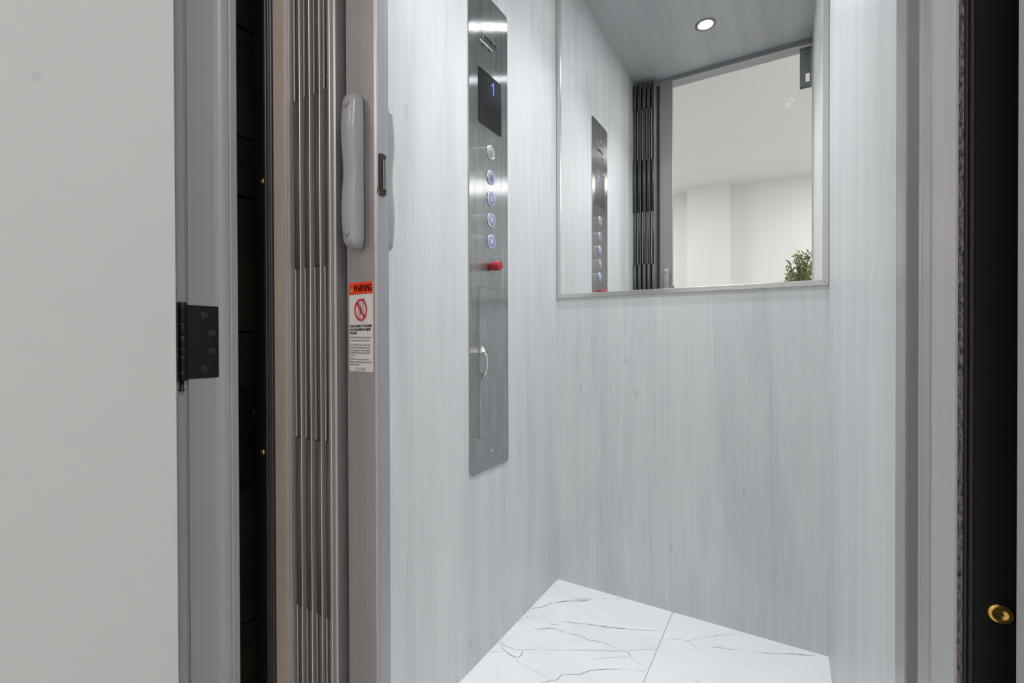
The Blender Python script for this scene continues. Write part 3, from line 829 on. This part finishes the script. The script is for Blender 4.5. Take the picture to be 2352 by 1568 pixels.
# flush cabinet door with bow handle
MB().slab([(1.0598, 0.6215), (1.1827, 0.6215), (1.1827, 1.0452), (1.0598, 1.0452)], (XS - 0.0004, 0, 0), A, B, (0.0005, 0, 0)).build('door_joint', 'engraved', cp)
dr = MB().slab([(1.0606, 0.6223), (1.1819, 0.6223), (1.1819, 1.0444), (1.0606, 1.0444)], (XS - 0.0004, 0, 0), A, B, (0.0010, 0, 0)).build('cabinet_door', 'steel', cp)
mb = MB()
path, rad = [], []
hz0, hz1, hy = 0.7985, 0.8645, 1.0728
for k in range(15):
    t = k / 14
    path.append((XS + 0.002 + 0.0165 * (math.sin(math.pi * t) ** 0.38 if 0 < t < 1 else 0), hy, hz0 + (hz1 - hz0) * t))
    rad.append(0.0042 - 0.0012 * math.sin(math.pi * t))
mb.tube(path, rad, 12)
for s, z in ((1, hz1), (-1, hz0)):
    vs = [(XS + 0.0006, hy - 0.006, z - s * 0.004), (XS + 0.0006, hy + 0.006, z - s * 0.004), (XS + 0.0006, hy, z + s * 0.0150), (XS + 0.0105, hy - 0.0035, z - s * 0.002), (XS + 0.0105, hy + 0.0035, z - s * 0.002), (XS + 0.0030, hy, z + s * 0.0140)]
    mb.add(vs, [(0, 1, 4, 3), (0, 3, 5, 2), (1, 2, 5, 4), (3, 4, 5), (0, 2, 1)])
mb.build('bow_handle', 'chrome', dr)['label'] = 'chrome bow handle'

# ------------------------------------------------------------------ framed mirror on the back wall
mr = thing('wall_mirror', 'large framed mirror with aluminium edge on the laminate back wall', 'mirror', (-0.32, YB, 1.0475))
FZ0, FZ1, FWD, FD = 1.0475, 2.25, 0.0145, 0.007
fx0, fx1 = XL + 0.0022, XR - 0.0010
MB().box(fx0 + 0.004, fx1 - 0.004, YB - 0.0030, YB - 0.0008, FZ0 + 0.004, FZ1 - 0.004).build('mirror_glass', 'mirror', mr)
ix0, ix1, iz0, iz1 = fx0 + FWD, fx1 - FWD, FZ0 + FWD + 0.0010, FZ1 - FWD
g = 0.00025
for q in ([(fx0, FZ0), (fx1, FZ0), (ix1 - g, iz0), (ix0 + g, iz0)], [(fx1, FZ0 + g), (fx1, FZ1), (ix1, iz1), (ix1, iz0 + g)], [(fx1, FZ1), (fx0, FZ1), (ix0, iz1), (ix1, iz1)], [(fx0, FZ1), (fx0, FZ0 + g), (ix0, iz0 + g), (ix0, iz1)]):
    MB().slab(q, (0, YB - FD, 0), (1, 0, 0), (0, 0, 1), (0, FD - 0.0005, 0)).build('frame_rail', 'frame', mr, 0.0009)
strokes = [[(0.0004, 1.5832), (0.0052, 1.5883), (0.0100, 1.5892), (0.0148, 1.5887), (0.0150, 1.5861), (0.0100, 1.5805), (0.0058, 1.5752)], [(0.0021, 1.5809), (0.0002, 1.5713), (-0.0029, 1.5652)], [(0.0002, 1.5705), (0.0064, 1.5688), (0.0153, 1.5680)]]
mb = MB()
for s in strokes:
    mb.tube([(x, YB - 0.0034, z) for x, z in s], 0.0010, 6)
mb.build('etched_mark', 'etch', mr)['label'] = 'small white handwritten mark'

# ------------------------------------------------------------------ downlights
for i, (x, y) in enumerate(LAMPS):
    dl = thing('ceiling_downlight', ('round recessed ceiling downlight reflected in the mirror', 'round recessed ceiling downlight nearer the mirror wall, above the frame')[i], 'ceiling light', (x, y, ZC), 'downlights in the cab ceiling')
    MB().rings([[(x + r * math.cos(2 * math.pi * k / 36), y + r * math.sin(2 * math.pi * k / 36), ZC + h_) for k in range(36)] for r, h_ in ((0.0338, 0.004), (0.0338, -0.0004), (0.0440, -0.0006), (0.0445, -0.0022), (0.0300, -0.0026), (0.0270, 0.008), (0.0260, 0.022))], False).build('trim_ring', 'trim_metal', dl)
    MB().lathe([(0.0190, 0), (0.0200, 0.002), (0.0255, 0.003), (0.0255, 0.012)], (x, y, ZC - 0.0015), (0, 0, 1), 28).build('lens', 'lens', dl)

# ------------------------------------------------------------------ landing side: door frame, open door, hinge
jl = struct(MB().prism([(-0.7900, 0.3600), (-0.7900, 0.3990), (-0.7885, 0.4045), (-0.7866, 0.4090), (-0.7856, 0.4130), (-0.7852, 0.4180), (-0.7858, 0.4205), (-0.7850, 0.4225), (-0.7850, 0.4318), (-0.7862, 0.4330), (-0.8300, 0.4330), (-0.8300, 0.3600)], 0.0, 2.36, True).build('trim_3', 'jamb'), 'white painted door jamb, shade in its colour, carrying the black hinge')
for p in jl.data.polygons:
    p.use_smooth = False
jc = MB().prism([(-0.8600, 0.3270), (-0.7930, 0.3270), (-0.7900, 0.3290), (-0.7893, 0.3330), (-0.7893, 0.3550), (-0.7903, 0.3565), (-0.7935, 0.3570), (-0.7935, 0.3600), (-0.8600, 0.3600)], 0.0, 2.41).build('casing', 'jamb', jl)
mb = MB()
for yy, zz in ((0.4190, 0.9297), (0.4182, 0.9107), (0.4193, 0.8782), (0.4199, 0.8606), (0.4197, 0.8394), (0.4145, 1.3932)):
    mb.lathe([(0.0008, 0), (0.0007, 0.0002)], (-0.7853, yy, zz), (1, 0, 0), 8)
mb.build('nail_hole', 'engraved', jl)['kind'] = 'stuff'
jr = struct(MB().prism([(0.1234, 0.4100), (0.1246, 0.4112), (0.17, 0.4112), (0.17, 0.3450), (0.1330, 0.3450), (0.1330, 0.3800), (0.1246, 0.3860), (0.1234, 0.3872)], 0.0, 2.36).build('trim_4', 'jamb_lit'), 'white painted door jamb, cab light in its colour, at the edge of the black flange')
MB().prism([(0.1380, 0.3270), (0.2050, 0.3270), (0.2050, 0.3450), (0.1380, 0.3450)], 0.0, 2.41).build('casing', 'jamb_lit', jr, 0.003)
th = struct(MB().box(-0.83, 0.17, 0.345, 0.435, 2.35, 2.42).build('trim_5', 'jamb_lit'), 'white painted head of the landing doorway, seen in the mirror')

PH = math.radians(115.5)
HX, HY = -0.7850, 0.3495
du, dn = Vector((math.cos(PH), -math.sin(PH), 0)), Vector((math.sin(PH), math.cos(PH), 0))


def dpt(s, n):
    p = Vector((HX, HY, 0)) + du * s + dn * n
    return (p.x, p.y)


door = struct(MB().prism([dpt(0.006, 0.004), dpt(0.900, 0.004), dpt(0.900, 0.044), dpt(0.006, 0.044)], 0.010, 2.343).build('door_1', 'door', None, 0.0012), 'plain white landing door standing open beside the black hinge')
sp = Vector((HX, HY, 0)) + du * 0.150 + dn * 0.0443
mb = MB()
sx = (0.1929 - 0) and 0.0
# soft grey smudge on the door face
SS, SZ = 0.1465, 1.2290
pc = Vector((HX, HY, 0)) + du * SS + dn * 0.0442
mb.add([pc + du * (0.0042 * math.cos(a) * (1 + 0.1 * math.sin(3 * a))) + Vector((0, 0, SZ + 0.0062 * math.sin(a))) for a in [2 * math.pi * k / 18 for k in range(18)]], [tuple(range(18))])
mb.build('smudge', 'scuff', door)['label'] = 'small grey smudge'

hg = thing('butt_hinge', 'black multi-knuckle butt hinge screwed to the shaded white door jamb', 'hinge', (HX, HY, 0.838))
MB().slab(rrect(0.3555, 0.4050, 0.8392, 0.9528, 0.0012), (-0.7906, 0, 0), (0, 1, 0), (0, 0, 1), (0.0018, 0, 0)).build('jamb_leaf', 'hinge', hg)
for yy, zz in ((0.3820, 0.9392), (0.3930, 0.9106), (0.3935, 0.8821), (0.3814, 0.8536)):
    s = MB().lathe([(0.0058, 0), (0.0058, 0.0004), (0.0050, 0.0009), (0.0046, 0.0004), (0.0036, 0.0004), (0.0030, 0.0007), (0.0003, 0.0007)], (-0.7888, yy, zz), (1, 0, 0), 22).build('hinge_screw', 'hinge_screw', hg)
    c = MB()
    for a, b in ((0.0019, 0.0005), (0.0005, 0.0019)):
        c.box(-0.7882, -0.7880, yy - a, yy + a, zz - b, zz + b)
    c.build('cross_recess', 'engraved', s)
kz = [0.8380, 0.8535, 0.8590, 0.8775, 0.8890, 0.9060, 0.9262, 0.9310, 0.9565]
for k in range(8):
    rr = 0.0063 if k % 2 == 0 or k in (3, 5) else 0.0060
    MB().lathe([(rr - 0.0006, 0), (rr, 0.0006), (rr, kz[k + 1] - kz[k] - 0.0010), (rr - 0.0006, kz[k + 1] - kz[k] - 0.0004)], (HX, HY, kz[k]), (0, 0, 1), 20).build('knuckle', 'hinge', hg)
MB().lathe([(0.0030, 0), (0.0036, 0.001), (0.0036, 0.003), (0.0026, 0.004), (0.0026, 0.0165)], (HX - 0.0005, HY - 0.001, 0.8222), (0, 0, 1), 14).build('pin', 'hinge_screw', hg)
MB().prism([dpt(0.0042, 0.0), dpt(0.0060, 0.0), dpt(0.0060, 0.040), dpt(0.0042, 0.040)], 0.8392, 0.9528).build('door_leaf', 'hinge', hg)

# ------------------------------------------------------------------ landing room (seen in the mirror)
RZ = 2.80
LX0, LX1, LY0, LY1 = -2.7, 2.3, -3.27, 0.345
struct(MB().box(LX0, LX1, LY0, 0.345, -0.05, 0.0).build('floor_landing', 'floor_wood'))
struct(MB().box(LX0, LX1, LY0, 0.43, RZ, RZ + 0.05).build('ceiling_landing', 'wallp'), 'white landing ceiling, seen in the mirror')
struct(MB().box(LX0, LX1, LY0 - 0.1, LY0, 0, RZ).build('wall_landing_rear', 'wallp'), 'white landing wall behind the potted tree, seen in the mirror')
struct(MB().box(LX0 - 0.1, LX0, LY0, 0.43, 0, RZ).build('wall_landing_left', 'wallp'))
struct(MB().box(LX1, LX1 + 0.1, LY0, 0.43, 0, RZ).build('wall_landing_right', 'wallp'))
struct(MB().box(LX0, -0.831, 0.345, 0.43, 0, RZ).box(0.171, LX1, 0.345, 0.43, 0, RZ).box(-0.831, 0.171, 0.345, 0.43, 2.421, RZ).build('wall_landing_front', 'wallp'))
struct(MB().box(-1.101, -0.610, LY0, -3.075, 0, RZ).build('wall_pier', 'wallp'), 'white wall pier projecting from the landing wall, seen in the mirror')
for i, (x, y) in enumerate(UNSEEN_PANELS):
    lp = thing('unseen_panel_light', ('unseen ceiling panel light of the landing near the potted tree', 'added unseen fill panel on the landing ceiling, open door side', 'added unseen fill panel on the landing ceiling beside the doorway', 'added unseen fill panel on the landing ceiling by the wall pier')[i], 'ceiling light', (x, y, RZ), 'panel lights on the landing ceiling')
    if i == 3:
        bpy.data.objects.remove(lp)
        continue
    mb = MB()
    mb.box(x - 0.31, x + 0.31, y - 0.31, y - 0.285, 2.775, RZ).box(x - 0.31, x + 0.31, y + 0.285, y + 0.31, 2.775, RZ).box(x - 0.31, x - 0.285, y - 0.285, y + 0.285, 2.775, RZ).box(x + 0.285, x + 0.31, y - 0.285, y + 0.285, 2.775, RZ)
    mb.build('frame', 'white_metal', lp)  # frame of the unseen landing panel
    MB().box(x - 0.285, x + 0.285, y - 0.285, y + 0.285, 2.780, 2.790).build('unseen_panel_diffuser', 'panel_glow', lp)

# potted olive tree on the landing
TX, TY = 0.115, -1.80
tp = thing('potted_tree', 'potted olive tree with narrow green leaves, seen in the mirror corner', 'plant', (TX, TY, 0))
MB().lathe([(0.13, 0), (0.17, 0.30), (0.18, 0.33), (0.165, 0.33), (0.155, 0.29)], (TX, TY, 0.0), (0, 0, 1), 28).build('pot', 'pot', tp)
MB().lathe([(0.153, 0.27), (0.10, 0.285), (0.01, 0.29)], (TX, TY, 0.0), (0, 0, 1), 20).build('soil', 'soil', tp)
mb = MB()
mb.tube([(TX, TY, 0.27), (TX + 0.012, TY, 0.6), (TX - 0.008, TY + 0.01, 0.95), (TX + 0.01, TY, 1.25)], [0.018, 0.015, 0.012, 0.009], 8)
tips = []
rt = random.Random(5)
for k in range(46):
    a = 2 * math.pi * k / 15 + rt.uniform(-0.3, 0.3)
    zt_ = 1.30 + 0.36 * ((k * 7) % 46) / 45
    L = min(0.22, 0.035 + 0.62 * (1.70 - zt_)) * rt.uniform(0.65, 1.0)
    z0 = max(1.0, zt_ - rt.uniform(0.20, 0.34))
    r0 = max(0.0, z0 - 1.25) * 0.15
    p = [Vector((TX + r0 * math.cos(a), TY + r0 * math.sin(a), z0)), Vector((TX + 0.6 * L * math.cos(a), TY + 0.6 * L * math.sin(a), z0 + 0.5 * (zt_ - z0))), Vector((TX + L * math.cos(a), TY + L * math.sin(a), zt_))]
    mb.tube(p, [0.005, 0.004, 0.0025], 5)
    tips.append(p)
mb.tube([(TX + 0.01, TY, 1.25), (TX - 0.01, TY, 1.45), (TX - 0.03, TY, 1.64)], [0.009, 0.006, 0.003], 6)
tips.append([Vector((TX, TY, 1.3)), Vector((TX - 0.01, TY, 1.45)), Vector((TX - 0.04, TY, 1.66))])
mb.build('trunk', 'bark', tp)
mb = MB()
for p in tips:
    for j in range(20):
        t = 0.30 + 0.73 * j / 19
        q = p[0].lerp(p[1], t * 2) if t < 0.5 else p[1].lerp(p[2], (t - 0.5) * 2)
        az, el = rt.uniform(0, 2 * math.pi), rt.uniform(-0.2, 1.0)
        d = Vector((math.cos(az) * math.cos(el), math.sin(az) * math.cos(el), math.sin(el)))
        s = d.cross(Vector((rt.uniform(-1, 1), rt.uniform(-1, 1), rt.uniform(-1, 1)))).normalized()
        Lf, wf = rt.uniform(0.035, 0.055), rt.uniform(0.006, 0.009)
        nrm = d.cross(s)
        mb.add([q, q + d * Lf * 0.4 + s * wf + nrm * 0.002, q + d * Lf, q + d * Lf * 0.4 - s * wf + nrm * 0.002, q + d * Lf * 0.5], [(0, 1, 4), (1, 2, 4), (2, 3, 4), (3, 0, 4)])
lf = mb.build('foliage', 'leaf', tp)
lf['kind'] = 'stuff'

# ------------------------------------------------------------------ elevator shaft glimpsed in the gap beside the cab
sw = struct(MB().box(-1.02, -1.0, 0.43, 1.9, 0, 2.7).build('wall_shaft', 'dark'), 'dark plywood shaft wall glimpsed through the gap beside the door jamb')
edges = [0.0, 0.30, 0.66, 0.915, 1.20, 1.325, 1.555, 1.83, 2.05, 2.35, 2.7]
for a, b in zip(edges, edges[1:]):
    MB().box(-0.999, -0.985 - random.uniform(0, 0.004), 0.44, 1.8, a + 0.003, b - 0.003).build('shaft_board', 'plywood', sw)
mb = MB().box(-0.985, -0.945, 0.52, 0.60, 0.62, 0.80)
mb.lathe([(0.014, 0), (0.014, 0.006), (0.010, 0.010)], (-0.945, 0.555, 0.745), (1, 0, 0), 14)
mb.box(-0.945, -0.935, 0.53, 0.60, 0.700, 0.708)
mb.build('rail_bracket', 'black_edge', sw)
struct(MB().box(-1.02, XR + 0.3, 1.9, 1.95, 0, 2.7).build('wall_shaft_back', 'dark'))
struct(MB().box(XR + 0.2, XR + 0.25, 0.43, 1.9, 0, 2.7).build('wall_shaft_right', 'dark'))
